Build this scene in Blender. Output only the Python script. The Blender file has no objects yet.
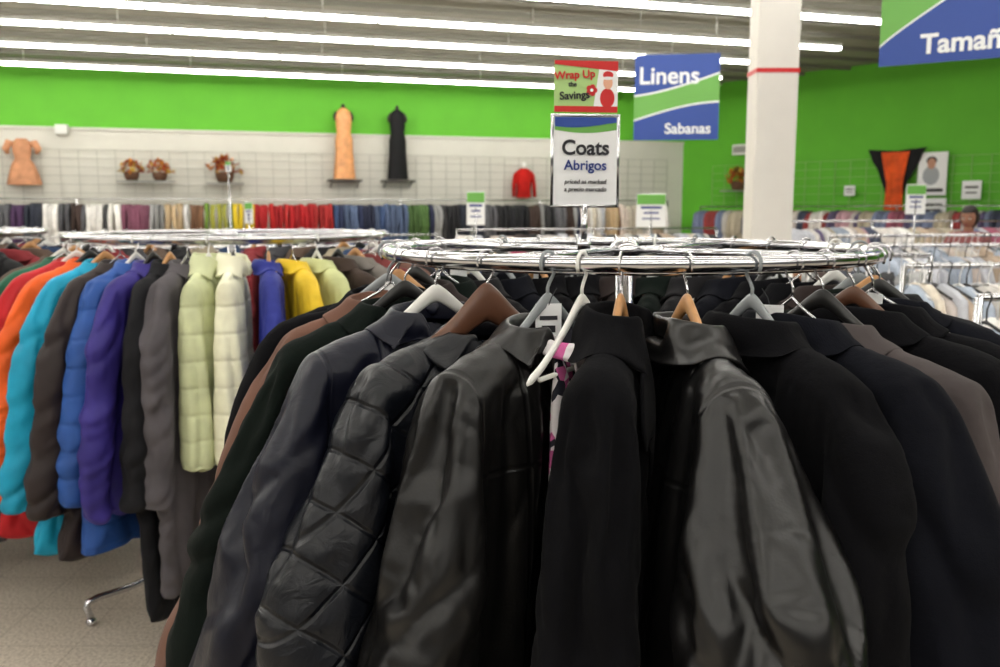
import bpy, bmesh, math, random, time
import numpy as np
from mathutils import Vector, Matrix
from mathutils.bvhtree import BVHTree
random.seed(7); T0=time.time()
scene=bpy.context.scene
try:
    scene.view_settings.view_transform='Standard'
    scene.view_settings.look='None'
except Exception as e: print(e)

# ------------------------------------------------------------------ helpers
def link(o,parent=None):
    scene.collection.objects.link(o)
    if parent is not None: o.parent=parent
    return o
def empty(name,loc=(0,0,0),rz=0):
    e=bpy.data.objects.new(name,None); e.location=loc; e.rotation_euler=(0,0,rz); e.empty_display_size=.1
    return link(e)
def mesh_obj(name,verts,faces,mats=(),parent=None,smooth=False,loc=None,rz=None,midx=None):
    me=bpy.data.meshes.new(name); me.from_pydata([tuple(v) for v in verts],[],[tuple(f) for f in faces])
    for m in mats: me.materials.append(m)
    if smooth: me.polygons.foreach_set('use_smooth',[True]*len(me.polygons))
    if midx is not None: me.polygons.foreach_set('material_index',list(midx))
    me.update()
    o=bpy.data.objects.new(name,me); link(o,parent)
    if loc is not None: o.location=loc
    if rz is not None: o.rotation_euler=(0,0,rz)
    return o
class Geo:
    def __init__(s): s.v=[]; s.f=[]; s.m=[]; s.c=[]
    def add(s,v,f,mi=0,col=None):
        b=len(s.v); s.v+= [tuple(p) for p in v]; s.f+=[tuple(i+b for i in q) for q in f]; s.m+=[mi]*len(f)
        if col is not None: s.c+=[col]*len(v)
    def box(s,c,size,mi=0,rz=0,col=None):
        cx,cy,cz=c; sx,sy,sz=[k/2 for k in size]; ca,sa=math.cos(rz),math.sin(rz)
        v=[]
        for dx,dy,dz in [(-1,-1,-1),(1,-1,-1),(1,1,-1),(-1,1,-1),(-1,-1,1),(1,-1,1),(1,1,1),(-1,1,1)]:
            x,y=dx*sx,dy*sy
            v.append((cx+x*ca-y*sa,cy+x*sa+y*ca,cz+dz*sz))
        s.add(v,[(0,3,2,1),(4,5,6,7),(0,1,5,4),(1,2,6,5),(2,3,7,6),(3,0,4,7)],mi,col)
    def tube(s,pts,r,mi=0,n=10,closed=False,col=None):
        P=[Vector(p) for p in pts]; N=len(P); rs=r if isinstance(r,(list,tuple)) else [r]*N
        v=[];f=[]; up=None
        for i in range(N):
            if closed: t=(P[(i+1)%N]-P[i-1]).normalized()
            else: t=(P[min(i+1,N-1)]-P[max(i-1,0)]).normalized()
            if up is None:
                a=Vector((0,0,1)) if abs(t.z)<.9 else Vector((1,0,0))
                up=(a-t*a.dot(t)).normalized()
            else: up=(up-t*up.dot(t)).normalized()
            b=t.cross(up)
            for k in range(n):
                an=2*math.pi*k/n
                v.append(P[i]+up*math.cos(an)*rs[i]+b*math.sin(an)*rs[i])
        for i in range(N if closed else N-1):
            j=(i+1)%N
            for k in range(n):
                f.append((i*n+k,i*n+(k+1)%n,j*n+(k+1)%n,j*n+k))
        if not closed:
            f.append(tuple(range(n))[::-1]); f.append(tuple((N-1)*n+k for k in range(n)))
        s.add(v,f,mi,col)
    def sphere(s,c,r,mi=0,seg=16,rings=10,col=None):
        rx,ry,rz=(r,r,r) if not isinstance(r,(tuple,list)) else r
        v=[];f=[]
        for i in range(rings+1):
            th=math.pi*i/rings
            for k in range(seg):
                ph=2*math.pi*k/seg
                v.append((c[0]+rx*math.sin(th)*math.cos(ph),c[1]+ry*math.sin(th)*math.sin(ph),c[2]+rz*math.cos(th)))
        for i in range(rings):
            for k in range(seg):
                f.append((i*seg+k,(i+1)*seg+k,(i+1)*seg+(k+1)%seg,i*seg+(k+1)%seg))
        s.add(v,f,mi,col)
    def obj(s,name,mats,parent=None,smooth=False,loc=None,rz=None):
        o=mesh_obj(name,s.v,s.f,mats,parent,smooth,loc,rz,s.m)
        if s.c and len(s.c)==len(s.v):
            a=o.data.color_attributes.new('Col','FLOAT_COLOR','POINT')
            a.data.foreach_set('color',np.array([(c[0],c[1],c[2],1) for c in s.c],dtype=np.float32).ravel())
        return o
def catmull(pts,n):
    P=np.array(pts,float); P=np.vstack([2*P[0]-P[1],P,2*P[-1]-P[-2]]); out=[]
    segs=len(P)-3
    for i in range(n):
        t=i/(n-1)*segs; k=min(int(t),segs-1); u=t-k
        a,b,c,d=P[k:k+4]
        out.append(.5*((2*b)+(-a+c)*u+(2*a-5*b+4*c-d)*u*u+(-a+3*b-3*c+d)*u**3))
    return np.array(out)
def vnoise(p,seed=0):
    p=np.asarray(p,float)+seed*17.31
    i=np.floor(p).astype(np.int64); f=p-i; u=f*f*f*(f*(f*6-15)+10)
    def h(x,y,z):
        n=(x*374761393+y*668265263+z*1440662683+seed*7919)&0xffffffff
        n=((n^(n>>13))*1274126177)&0xffffffff
        n=((n^(n>>15))*2246822519)&0xffffffff
        return ((n^(n>>16))&0xffff)/32767.5-1
    x,y,z=i[:,0],i[:,1],i[:,2]; a,b,c=u[:,0],u[:,1],u[:,2]
    x0=h(x,y,z)*(1-a)+h(x+1,y,z)*a; x1=h(x,y+1,z)*(1-a)+h(x+1,y+1,z)*a
    x2=h(x,y,z+1)*(1-a)+h(x+1,y,z+1)*a; x3=h(x,y+1,z+1)*(1-a)+h(x+1,y+1,z+1)*a
    return (x0*(1-b)+x1*b)*(1-c)+(x2*(1-b)+x3*b)*c
def sstep(a,b,x):
    t=np.clip((x-a)/(b-a),0,1); return t*t*(3-2*t)
def lin(r,g,b):
    f=lambda c:(c/255/12.92 if c/255<=.04045 else ((c/255+.055)/1.055)**2.4)
    return (f(r),f(g),f(b))

# ------------------------------------------------------------------ materials
def new_mat(name):
    m=bpy.data.materials.new(name); m.use_nodes=True
    nt=m.node_tree; b=nt.nodes['Principled BSDF']; return m,nt,b
def N(nt,t,**kw):
    n=nt.nodes.new(t)
    for k,v in kw.items():
        try: setattr(n,k,v)
        except Exception: pass
    return n
def setin(b,name,v):
    if name in b.inputs: b.inputs[name].default_value=v
QX,QZ=10.5,12.0
def fabric(name,col,rough=.9,spec=.3,sheen=0.,nscale=60,nstr=.15,cvar=.12,quilt=None,kind='noise',seams=False,rest=False,baffle=0):
    m,nt,b=new_mat(name); L=nt.links.new
    if rest:
        tc=N(nt,'ShaderNodeAttribute'); tc.attribute_name='rest'; vec=tc.outputs['Vector']
    else:
        tc=N(nt,'ShaderNodeTexCoord'); vec=tc.outputs['Object']
    def M(op,a=None,b_=None,c=None):
        n=N(nt,'ShaderNodeMath',operation=op)
        for i,q in enumerate((a,b_,c)):
            if q is None: continue
            if isinstance(q,(int,float)): n.inputs[i].default_value=q
            else: L(q,n.inputs[i])
        return n.outputs[0]
    no=N(nt,'ShaderNodeTexNoise'); no.inputs['Scale'].default_value=nscale; no.inputs['Detail'].default_value=6
    L(vec,no.inputs['Vector'])
    c2=N(nt,'ShaderNodeTexNoise'); c2.inputs['Scale'].default_value=7; c2.inputs['Detail'].default_value=4
    L(vec,c2.inputs['Vector'])
    mx=N(nt,'ShaderNodeValToRGB')
    lo=[max(0,c*(1-cvar*2)) for c in col]; hi=[min(1,c*(1+cvar*2)) for c in col]
    mx.color_ramp.elements[0].position=.3; mx.color_ramp.elements[1].position=.7
    mx.color_ramp.elements[0].color=(*lo,1); mx.color_ramp.elements[1].color=(*hi,1)
    L(c2.outputs['Fac'],mx.inputs['Fac']); L(mx.outputs['Color'],b.inputs['Base Color'])
    if kind=='print':
        vo=N(nt,'ShaderNodeTexVoronoi'); vo.inputs['Scale'].default_value=60; L(vec,vo.inputs['Vector'])
        r=N(nt,'ShaderNodeValToRGB'); r.color_ramp.interpolation='CONSTANT'
        r.color_ramp.elements[0].color=(*col,1); r.color_ramp.elements[1].position=.3; r.color_ramp.elements[1].color=(.7,.66,.68,1)
        k=r.color_ramp.elements.new(.6); k.color=(.02,.02,.03,1)
        L(vo.outputs['Color'],r.inputs['Fac']); L(r.outputs['Color'],b.inputs['Base Color'])
    setin(b,'Roughness',rough); setin(b,'Specular IOR Level',spec); setin(b,'Sheen Weight',sheen); setin(b,'Sheen Roughness',.5)
    bp=N(nt,'ShaderNodeBump'); bp.inputs['Strength'].default_value=nstr; bp.inputs['Distance'].default_value=.004
    if kind=='leather':
        vo=N(nt,'ShaderNodeTexVoronoi'); vo.inputs['Scale'].default_value=260; L(vec,vo.inputs['Vector'])
        b0=N(nt,'ShaderNodeBump'); b0.inputs['Strength'].default_value=.10; b0.inputs['Distance'].default_value=.001
        L(vo.outputs['Distance'],b0.inputs['Height']); L(b0.outputs['Normal'],bp.inputs['Normal'])
        rr=N(nt,'ShaderNodeMapRange'); rr.inputs['To Min'].default_value=rough-.07; rr.inputs['To Max'].default_value=rough+.13
        L(no.outputs['Fac'],rr.inputs['Value']); L(rr.outputs['Result'],b.inputs['Roughness'])
    if kind=='crinkle': no.inputs['Distortion'].default_value=1.2
    if kind=='wool':
        vo=N(nt,'ShaderNodeTexNoise'); vo.inputs['Scale'].default_value=700; L(vec,vo.inputs['Vector'])
        b0=N(nt,'ShaderNodeBump'); b0.inputs['Strength'].default_value=.5; b0.inputs['Distance'].default_value=.001
        L(vo.outputs['Fac'],b0.inputs['Height']); L(b0.outputs['Normal'],bp.inputs['Normal'])
    L(no.outputs['Fac'],bp.inputs['Height']); last=bp
    sp=N(nt,'ShaderNodeSeparateXYZ'); L(vec,sp.inputs[0]); X=sp.outputs['X']; Z=sp.outputs['Z']
    def bumpit(h,strength,dist,last):
        b2=N(nt,'ShaderNodeBump'); b2.inputs['Strength'].default_value=strength; b2.inputs['Distance'].default_value=dist
        L(h,b2.inputs['Height']); L(last.outputs['Normal'],b2.inputs['Normal']); return b2
    def smooth(v,a,b_):
        mr=N(nt,'ShaderNodeMapRange',interpolation_type='SMOOTHSTEP'); mr.inputs['From Min'].default_value=a; mr.inputs['From Max'].default_value=b_
        L(v,mr.inputs['Value']); return mr.outputs['Result']
    if quilt:
        outs=[]
        for sg in (1,-1):
            a=M('MULTIPLY',X,sg*QX); c=M('MULTIPLY_ADD',Z,QZ,a)
            outs.append(smooth(M('ABSOLUTE',M('SUBTRACT',M('FRACT',c),.5)),0,.075))
        last=bumpit(M('MINIMUM',outs[0],outs[1]),.8,.004,last)
    if baffle:
        c=M('MULTIPLY',Z,baffle); s=smooth(M('ABSOLUTE',M('SUBTRACT',M('FRACT',c),.5)),0,.14); last=bumpit(s,.45,.006,last)
    if seams:
        ax=M('ABSOLUTE',X)
        d1=M('ABSOLUTE',M('SUBTRACT',ax,.197)); d3=M('ABSOLUTE',M('SUBTRACT',ax,.11))
        d2=M('ADD',M('ABSOLUTE',M('ADD',Z,.25)),M('GREATER_THAN',ax,.197))
        h=smooth(M('MINIMUM',M('MINIMUM',d1,d3),d2),.0008,.005)
        last=bumpit(h,.8,.002,last)
    L(last.outputs['Normal'],b.inputs['Normal'])
    return m
def plain(name,col,rough=.6,metal=0.,spec=.5,noise=0.,nscale=20,bump=0.):
    m,nt,b=new_mat(name); setin(b,'Base Color',(*col,1)); setin(b,'Roughness',rough); setin(b,'Metallic',metal); setin(b,'Specular IOR Level',spec)
    tc=N(nt,'ShaderNodeTexCoord'); no=N(nt,'ShaderNodeTexNoise'); no.inputs['Scale'].default_value=nscale; no.inputs['Detail'].default_value=5
    nt.links.new(tc.outputs['Object'],no.inputs['Vector'])
    if noise>0:
        r=N(nt,'ShaderNodeValToRGB'); r.color_ramp.elements[0].color=(*[c*(1-noise) for c in col],1); r.color_ramp.elements[1].color=(*[min(1,c*(1+noise)) for c in col],1)
        r.color_ramp.elements[0].position=.3; r.color_ramp.elements[1].position=.7
        nt.links.new(no.outputs['Fac'],r.inputs['Fac']); nt.links.new(r.outputs['Color'],b.inputs['Base Color'])
    if bump>0:
        bp=N(nt,'ShaderNodeBump'); bp.inputs['Strength'].default_value=bump; bp.inputs['Distance'].default_value=.01
        nt.links.new(no.outputs['Fac'],bp.inputs['Height']); nt.links.new(bp.outputs['Normal'],b.inputs['Normal'])
    return m
CHROME=plain('chrome',(.60,.60,.62),.16,1.)
WIRE=plain('hanger_wire',(.6,.6,.62),.25,1.)
WHITEP=plain('white_plastic',lin(225,225,220),.35)
CLEARP=plain('grey_plastic',lin(140,145,148),.25)
BROWNP=plain('brown_hanger_plastic',lin(95,62,45),.35,noise=.1)
WOODP=plain('wood_hanger',lin(190,140,90),.45,noise=.2,nscale=30)
BLACKP=plain('black_plastic',(.01,.01,.01),.35)
BUTTON=plain('button_black',(.012,.012,.012),.25)
SNAP=plain('metal_snap',(.45,.45,.43),.3,1.)
GREENW=plain('green_wall_paint',lin(94,180,40),.7,noise=.05,nscale=2)
WHITEW=plain('white_wall_paint',lin(208,206,196),.75,noise=.03,nscale=3)
CARD=plain('white_card',lin(235,236,236),.5)
BLUE=plain('sign_blue',lin(36,70,150),.45)
SGREEN=plain('sign_green',lin(105,170,75),.45)
RED=plain('sign_red',lin(200,30,30),.45)
SWHITE=plain('sign_white',lin(235,238,240),.45)
INK=plain('ink_black',(.015,.015,.02),.5)
INKB=plain('ink_blue',lin(30,55,130),.5)
GREY=plain('light_grey_metal',lin(150,150,145),.5)
COLM=plain('column_paint',lin(222,218,210),.6,noise=.03,nscale=4)

def attr_mat(name,rough=.85):
    m,nt,b=new_mat(name); a=N(nt,'ShaderNodeAttribute'); a.attribute_name='Col'
    no=N(nt,'ShaderNodeTexNoise'); no.inputs['Scale'].default_value=18; no.inputs['Detail'].default_value=5
    tc=N(nt,'ShaderNodeTexCoord'); nt.links.new(tc.outputs['Object'],no.inputs['Vector'])
    mr=N(nt,'ShaderNodeMapRange'); mr.inputs['To Min'].default_value=.7; mr.inputs['To Max'].default_value=1.25; nt.links.new(no.outputs['Fac'],mr.inputs['Value'])
    vm=N(nt,'ShaderNodeVectorMath',operation='SCALE'); nt.links.new(a.outputs['Color'],vm.inputs[0]); nt.links.new(mr.outputs['Result'],vm.inputs['Scale'])
    nt.links.new(vm.outputs['Vector'],b.inputs['Base Color']); setin(b,'Roughness',rough)
    bp=N(nt,'ShaderNodeBump'); bp.inputs['Strength'].default_value=.4; bp.inputs['Distance'].default_value=.02; nt.links.new(no.outputs['Fac'],bp.inputs['Height']); nt.links.new(bp.outputs['Normal'],b.inputs['Normal'])
    return m
CLOTHES=attr_mat('assorted_fabric')

# ------------------------------------------------------------------ garment generator
def evalmesh(o,mods):
    for t,kw in mods:
        m=o.modifiers.new(t,t)
        for k,v in kw.items(): setattr(m,k,v)
    dg=bpy.context.evaluated_depsgraph_get(); e=o.evaluated_get(dg); me=e.to_mesh()
    n=len(me.vertices); co=np.zeros(n*3,np.float32); no=np.zeros(n*3,np.float32)
    me.vertices.foreach_get('co',co); me.vertices.foreach_get('normal',no)
    fs=[tuple(p.vertices) for p in me.polygons]
    e.to_mesh_clear()
    d=o.data; bpy.data.objects.remove(o); bpy.data.meshes.remove(d)
    return co.reshape(-1,3).astype(float),no.reshape(-1,3).astype(float),fs
FIN=[('SMOOTH',dict(factor=.5,iterations=1)),('SUBSURF',dict(levels=1))]
def simulate(co,fs,pinw,frames,grow,bend,stiff=15.,pressure=0.,mass=.05,grav=1.):
    """drape the garment shell as cloth under gravity; the shoulder area is held by the hanger"""
    o=mesh_obj('tmps',co,fs)
    vg=o.vertex_groups.new(name='pin')
    lev=np.round(pinw*10).astype(int)
    for l in range(1,11):
        idx=np.nonzero(lev==l)[0]
        if len(idx): vg.add([int(i) for i in idx],l/10.,'REPLACE')
    m=o.modifiers.new('cloth','CLOTH'); s=m.settings
    s.quality=4; s.mass=mass; s.tension_stiffness=stiff; s.compression_stiffness=stiff; s.shear_stiffness=stiff*.4; s.bending_stiffness=bend
    s.tension_damping=5; s.compression_damping=5; s.shear_damping=5; s.bending_damping=.5; s.air_damping=2
    s.effector_weights.gravity=grav
    s.vertex_group_mass='pin'; s.shrink_min=-grow; s.shrink_max=-grow
    if pressure>0: s.use_pressure=True; s.uniform_pressure_force=pressure
    m.collision_settings.use_collision=False; m.collision_settings.use_self_collision=False
    m.point_cache.frame_start=1; m.point_cache.frame_end=frames+5
    for f in range(1,frames+1): scene.frame_set(f)
    r=evalmesh(o,FIN)
    scene.frame_set(1)
    return r
def loft_closed(rings):
    n=len(rings[0]); v=[p for r in rings for p in r]; f=[]
    for i in range(len(rings)-1):
        for k in range(n):
            f.append((i*n+k,(i+1)*n+k,(i+1)*n+(k+1)%n,i*n+(k+1)%n))
    for base,fl in ((0,False),((len(rings)-1)*n,True)):
        for k in range(n//2):
            a,b,c,d=k,k+1,(n-k-1)%n,(n-k)%n
            q=[a,b,c,d] if a!=d else [a,b,c]
            if b==c: q=[a,b,d]
            q=[base+i for i in q]
            f.append(tuple(q if not fl else q[::-1]))
    return v,f
def garment(name,seed=1,R=.46,T=.048,L=1.05,wsh=.2,whem=.235,voxel=.011,sleeve=True,sl=.62,sa=.078,sb=.062,flare=.05,
            vdepth=.13,fold=.006,big=.008,puff=0.,collar_w=.046,collar_s=.018,lapel=0.07,quilt=False,zipper=False,crease=0.,
            button_mat=1,buttons=True,placket=True,opening=True,neckz=-.065,slope=.32,pocket=True,sbfwd=.0,
            frames=22,grow=.06,bend=.6,stiff=15.,pressure=0.,mass=.05,grav=1.,lean=0.):
    fac=lambda x: np.maximum((R+x)/R,.25)
    n=40; G=Geo()
    rows=[0,.012,.03,.06,.10,.15,.22,.32,.45,.6,.75,.9,1.0]
    rings=[]; dz=neckz+.085
    def ztop(x):
        z=neckz-slope*abs(x)
        if abs(x)<.075: z-=.03*(1-(abs(x)/.075)**2)
        return z
    for tt in rows:
        ring=[]
        for k in range(n):
            ph=2*math.pi*k/n; s=math.cos(ph); sy=math.sin(ph)
            d=tt*L
            w=wsh+ .012*math.sin(min(d/.2,1)*math.pi/2) + (whem-wsh)*tt
            x=s*w; zt=ztop(x)
            if sy>0 and opening and abs(x)<.08: zt-=vdepth*(1-abs(x)/.08)
            z=zt+(-L-zt)*tt
            th=max(.012,T*min(1,(d/.12))**.6)*max(.0,1-abs(s)**4)**.5*(1+.15*tt)
            th=max(th,.008*(1-abs(s)))
            y=(1 if sy>=0 else -1)*th*min(1,abs(sy)*3)*fac(x)
            ring.append((x,y,z))
        rings.append(ring)
    v,f=loft_closed(rings); G.add(v,f)
    if sleeve:
        for sg in (1,-1):
            q=.82 if sg<0 else 1.
            fl=flare*q
            pts=[(.085,0,-.150,.028),(.14,0,-.172,.042),(wsh-.015,0,-.205,.054),(wsh+.012,.0,-.27,.066),(wsh+.02+fl*.35,sbfwd*.3,-.38,sa),(wsh+.02+fl*.75,sbfwd*.8,-.52,sa*.95),(wsh+.02+fl,sbfwd,-.2-sl*.72,sa*.82),(wsh+.025+fl,sbfwd*1.2,-.2-sl,sa*.7)]
            C=catmull(pts,26); C[:,2]+=dz; rr=[]
            for i in range(len(C)):
                c=C[i]; t=C[min(i+1,25)]-C[max(i-1,0)]; t=np.array([t[0],0,t[2]]); t/=np.linalg.norm(t); nn=np.array([-t[2],0,t[0]])
                b=min(c[3]*1.1,sb)
                ring=[]
                for k in range(24):
                    ph=2*math.pi*k/24
                    px=c[0]+nn[0]*c[3]*math.cos(ph); pz=c[2]+nn[2]*c[3]*math.cos(ph)
                    px*=sg*(q if sg<0 else 1)
                    py=(c[1]+b*math.sin(ph))*float(fac(px))/(float(fac(.24)) if sg>0 else 1.)
                    ring.append((px,py,pz))
                rr.append(ring if sg>0 else ring[::-1])
            v,f=loft_closed(rr); G.add(v,f)
    o=G.obj('tmp',[])
    co,no,fs=evalmesh(o,[('REMESH',dict(mode='VOXEL',voxel_size=voxel)),('SMOOTH',dict(factor=.5,iterations=3))])
    x,y,z=co[:,0],co[:,1],co[:,2]; S=seed
    d=np.zeros(len(co))
    low=sstep(-.15,-.6,z)
    slv=sstep(wsh-.02,wsh+.03,np.abs(x)) if sleeve else np.zeros(len(co))
    w1=vnoise(np.c_[x*4,y*4,z*2.5],S+1)
    d+=fold*(.25+1.3*low)*(1-slv*.5)*(np.abs(vnoise(np.c_[x*15+w1*1.3,y*7,z*1.5+w1],S+2))*2-.7)
    d+=big*vnoise(np.c_[x*6,y*5,z*4],S+3)
    d+=slv*fold*1.3*(np.abs(vnoise(np.c_[x*7,y*9,z*20+x*np.sign(x)*14+w1*1.5],S+4))*2-.7)
    if puff>0:
        fz=z*12.; u=np.abs((fz-np.floor(fz))-.5)*2
        d+=puff*(np.sqrt(np.clip(u,0,1))-.6)
    rest0=co.copy(); co=co+no*d[:,None]; rest=None
    if frames>0:
        zt=neckz-slope*np.abs(co[:,0])-np.where(np.abs(co[:,0])<.075,.03*(1-(np.abs(co[:,0])/.075)**2),0)
        depth=zt-co[:,2]
        fr=(co[:,1]>0)&(np.abs(co[:,0])<.09)
        depth=np.where(fr,depth-vdepth*np.clip(1-np.abs(co[:,0])/.09,0,1),depth)
        pin=1-sstep(.022,.06,depth); pin=np.where(np.abs(co[:,0])>wsh+.005,0,pin)
        r=simulate(co,fs,pin,frames,grow,bend,stiff,pressure,mass,grav)
        rest,_,_=evalmesh(mesh_obj('tmpr',rest0,fs),FIN)
        if np.isfinite(r[0]).all() and np.abs(r[0]-rest).max()<.6: co,no,fs=r
        else:
            print('SIM FAIL',name,np.abs(r[0]-rest).max()); co,no,fs=evalmesh(mesh_obj('tmpr',co,fs),FIN)
    else: rest=rest0
    if crease>0:
        x,y,z=rest[:,0],rest[:,1],rest[:,2]; w2=vnoise(rest*6,S+21)
        a1=np.abs(vnoise(np.c_[(x+.6*z)*24+w2*2,y*12,(z-.5*x)*9],S+5)); a2=np.abs(vnoise(np.c_[(x-.5*z)*38+w2*3,y*20,(z+.7*x)*17],S+6))
        co=co+no*(crease*(a1*1.6-.5)+crease*.5*(a2*1.4-.5))[:,None]
    if quilt:
        qs=[]
        for sg in (1,-1):
            a=rest[:,2]*QZ+sg*rest[:,0]*QX; qs.append(np.abs(a-np.floor(a)-.5)*2)
        u=np.minimum(qs[0],qs[1]); co=co+no*(.0055*(np.sqrt(np.clip(u,0,1))-.6))[:,None]
    if lean:
        dd=sstep(-.15,-1.0,co[:,2])*.85
        co[:,0]+=lean*dd*np.clip((co[:,0]+.25)/.5,0,1)
    bvh=BVHTree.FromPolygons([Vector(p) for p in co],fs)
    G=Geo(); G.add(co,fs,0); RST=[tuple(p) for p in rest]
    def ray(px,pz,off,front=1):
        h=bvh.ray_cast(Vector((px,.6*front,pz)),Vector((0,-front,0)))
        return Vector((px,(h[0].y+off*front) if h[0] is not None else .03*front,pz))
    def patch(fn,nu,nv,off,mi=0,front=1):
        v=[];f=[]
        for i in range(nu):
            for j in range(nv):
                px,pz=fn(i/(nu-1),j/(nv-1)); edge=(i in(0,nu-1) or j in(0,nv-1))
                v.append(ray(px,pz,-.004 if edge else off,front))
        for i in range(nu-1):
            for j in range(nv-1): f.append((i*nv+j,i*nv+j+1,(i+1)*nv+j+1,(i+1)*nv+j))
        G.add(v,f,mi)
    vz=neckz-.03-vdepth; Lr=L*.97
    if placket:
        patch(lambda u,t:(-.004+.05*t,vz-.0+(-Lr-vz)*u),80,7,.005)
    if zipper: patch(lambda u,t:(.046+.007*t,vz-.0+(-Lr-vz)*u),80,3,.0035,1)
    if pocket:
        for sg in (1,-1): patch(lambda u,t:(sg*(.07+.10*u),-.60-.05*t+.02*u),14,6,.005)
    if buttons:
        for k in range(5):
            zz=vz-.03-k*.13; p=ray(.02,zz,.007); rr=.010
            vv=[(0,.005,0)]
            for rad,hh in ((rr*.6,.003),(rr*.75,.006),(rr,.005),(rr,-.006)):
                for a in range(14): vv.append((rad*math.cos(a*math.pi/7),hh,rad*math.sin(a*math.pi/7)))
            ff=[(0,1+(a+1)%14,1+a) for a in range(14)]
            for q in range(3):
                for a in range(14): ff.append((1+q*14+a,1+q*14+(a+1)%14,1+(q+1)*14+(a+1)%14,1+(q+1)*14+a))
            G.add([(p.x+a,p.y+b,p.z+c) for a,b,c in vv],ff,button_mat)
    if collar_w>0:
        nq=61; prof=9; cv=[]; RX=.068
        for iq in range(nq):
            q=-1+2*iq/(nq-1); aq=abs(q); sg=1 if q>=0 else -1
            if aq<=.6:
                an=aq/.6*math.pi*.8
                base=Vector((sg*math.sin(an)*RX,-math.cos(an)*.042,neckz-.020-.012*aq/.6)); out=Vector((sg*math.sin(an),-math.cos(an)*.8,0)).normalized()
                W=collar_w; Sx=collar_s; fr=0
                if aq>.5: W*=1+.25*(aq-.5)/.1
            else:
                fr=(aq-.6)/.4
                b6=Vector((sg*math.sin(math.pi*.8)*RX,math.cos(math.pi*.2)*.042,neckz-.032))
                e6=Vector((.022*sg,T*.95,vz))
                base=b6.lerp(e6,fr); out=Vector((sg*.97,.18,.18*(1-fr))).normalized()
                if lapel>0:
                    W=(collar_w*1.25*(1-fr/.12) if fr<.12 else 0)+lapel*(min(1,fr/.2))*max(0,(1-fr))**.6*1.25+.006
                else: W=collar_w*1.25*max(0,1-fr/.28)+.012
                Sx=collar_s*(1-fr)*.7+.006
            up=Vector((0,0,1)).lerp(Vector((0,.9,.4)),min(1,fr*2.2)).normalized()
            drop=Vector((0,0,-.55*W if fr<.5 else 0))
            P=[base-out*.003-up*.02, base+up*Sx*.5, base+up*Sx*.92+out*.002, base+up*Sx+out*.006, base+up*Sx*.85+out*.011+drop*.1,
               base+out*W*.45+up*Sx*.25+drop*.4, base+out*W*.75+up*Sx*.04+drop*.7, base+out*W+drop, base+out*(W+.001)+drop]
            for k,p in enumerate(P[:prof]):
                if k>=4:
                    loc,nr,_,_=bvh.find_nearest(p)
                    if loc is not None:
                        mn=.007 if k<7 else .005; dd=(p-loc).dot(nr)
                        if dd<mn: p=loc+nr*mn
                        elif k>=6 and dd>.012 and fr<.3: p=p.lerp(loc+nr*.008,.6)
                cv.append(p)
        cf=[(i*prof+k,i*prof+k+1,(i+1)*prof+k+1,(i+1)*prof+k) for i in range(nq-1) for k in range(prof-1)]
        o=mesh_obj('tmpc',cv,cf)
        cc,cn,cfs=evalmesh(o,[('SMOOTH',dict(factor=.5,iterations=2)),('SOLIDIFY',dict(thickness=.004,offset=0)),('SUBSURF',dict(levels=1))])
        cc=cc+cn*(.003*vnoise(cc*22,S+12))[:,None]
        G.add(cc,cfs,0)
    me=bpy.data.meshes.new(name); me.from_pydata([tuple(p) for p in G.v],[],G.f)
    me.polygons.foreach_set('use_smooth',[True]*len(me.polygons)); me.polygons.foreach_set('material_index',G.m)
    RST+=[(p[0]*.3+.03,p[1],p[2]*.3) for p in G.v[len(RST):]]
    a=me.attributes.new('rest','FLOAT_VECTOR','POINT'); a.data.foreach_set('vector',np.array(RST,dtype=np.float32).ravel())
    me.update()
    return me

# ---- hangers (shared meshes)
def hanger_mesh(style):
    G=Geo(); pts=[]
    for k in range(15):
        a=math.radians(-35+k*(215/14)); pts.append((.017*math.cos(a),0,.017*math.sin(a)+.0))
    pts+=[(-.014,0,-.016),(-.004,0,-.028),(0,0,-.035),(0,0,-.05)]
    G.tube(pts,.0019 if style!='plastic' else .0026,1 if style!='plastic' else 0,n=8)
    if style=='wire':
        G.tube([(-.16,0,-.130),(-.1,0,-.108),(-.02,0,-.065),(0,0,-.05),(.02,0,-.065),(.1,0,-.108),(.16,0,-.13),(0,0,-.135)],.0022,1,closed=True)
    else:
        C=catmull([(-.165,0,-.140),(-.12,0,-.122),(-.06,0,-.086),(-.018,0,-.056),(0,0,-.048),(.018,0,-.056),(.06,0,-.086),(.12,0,-.122),(.165,0,-.140)],33)
        rings=[]
        hh={'wide':.021,'plastic':.008,'wood':.010}[style]; ww={'wide':.008,'plastic':.004,'wood':.006}[style]
        for i,c in enumerate(C):
            e=.45 if i in(0,32) else 1
            h2=hh*(.8+.6*math.exp(-(c[0]/.05)**2))*e
            rings.append([(c[0],ww*math.sin(a*math.pi/6)*e,c[2]-hh*.6+h2*math.cos(a*math.pi/6)) for a in range(12)])
        v,f=loft_closed(rings); G.add(v,f,0)
        if style=='plastic': G.tube([(-.13,0,-.145),(.13,0,-.145)],.0035,0)
    me=bpy.data.meshes.new('hanger_'+style); me.from_pydata(G.v,[],G.f); me.polygons.foreach_set('use_smooth',[True]*len(me.polygons)); me.polygons.foreach_set('material_index',G.m)
    me.materials.append(WHITEP); me.materials.append(WIRE); me.update(); return me
HM={s:hanger_mesh(s) for s in ('wire','wide','plastic','wood')}
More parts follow.
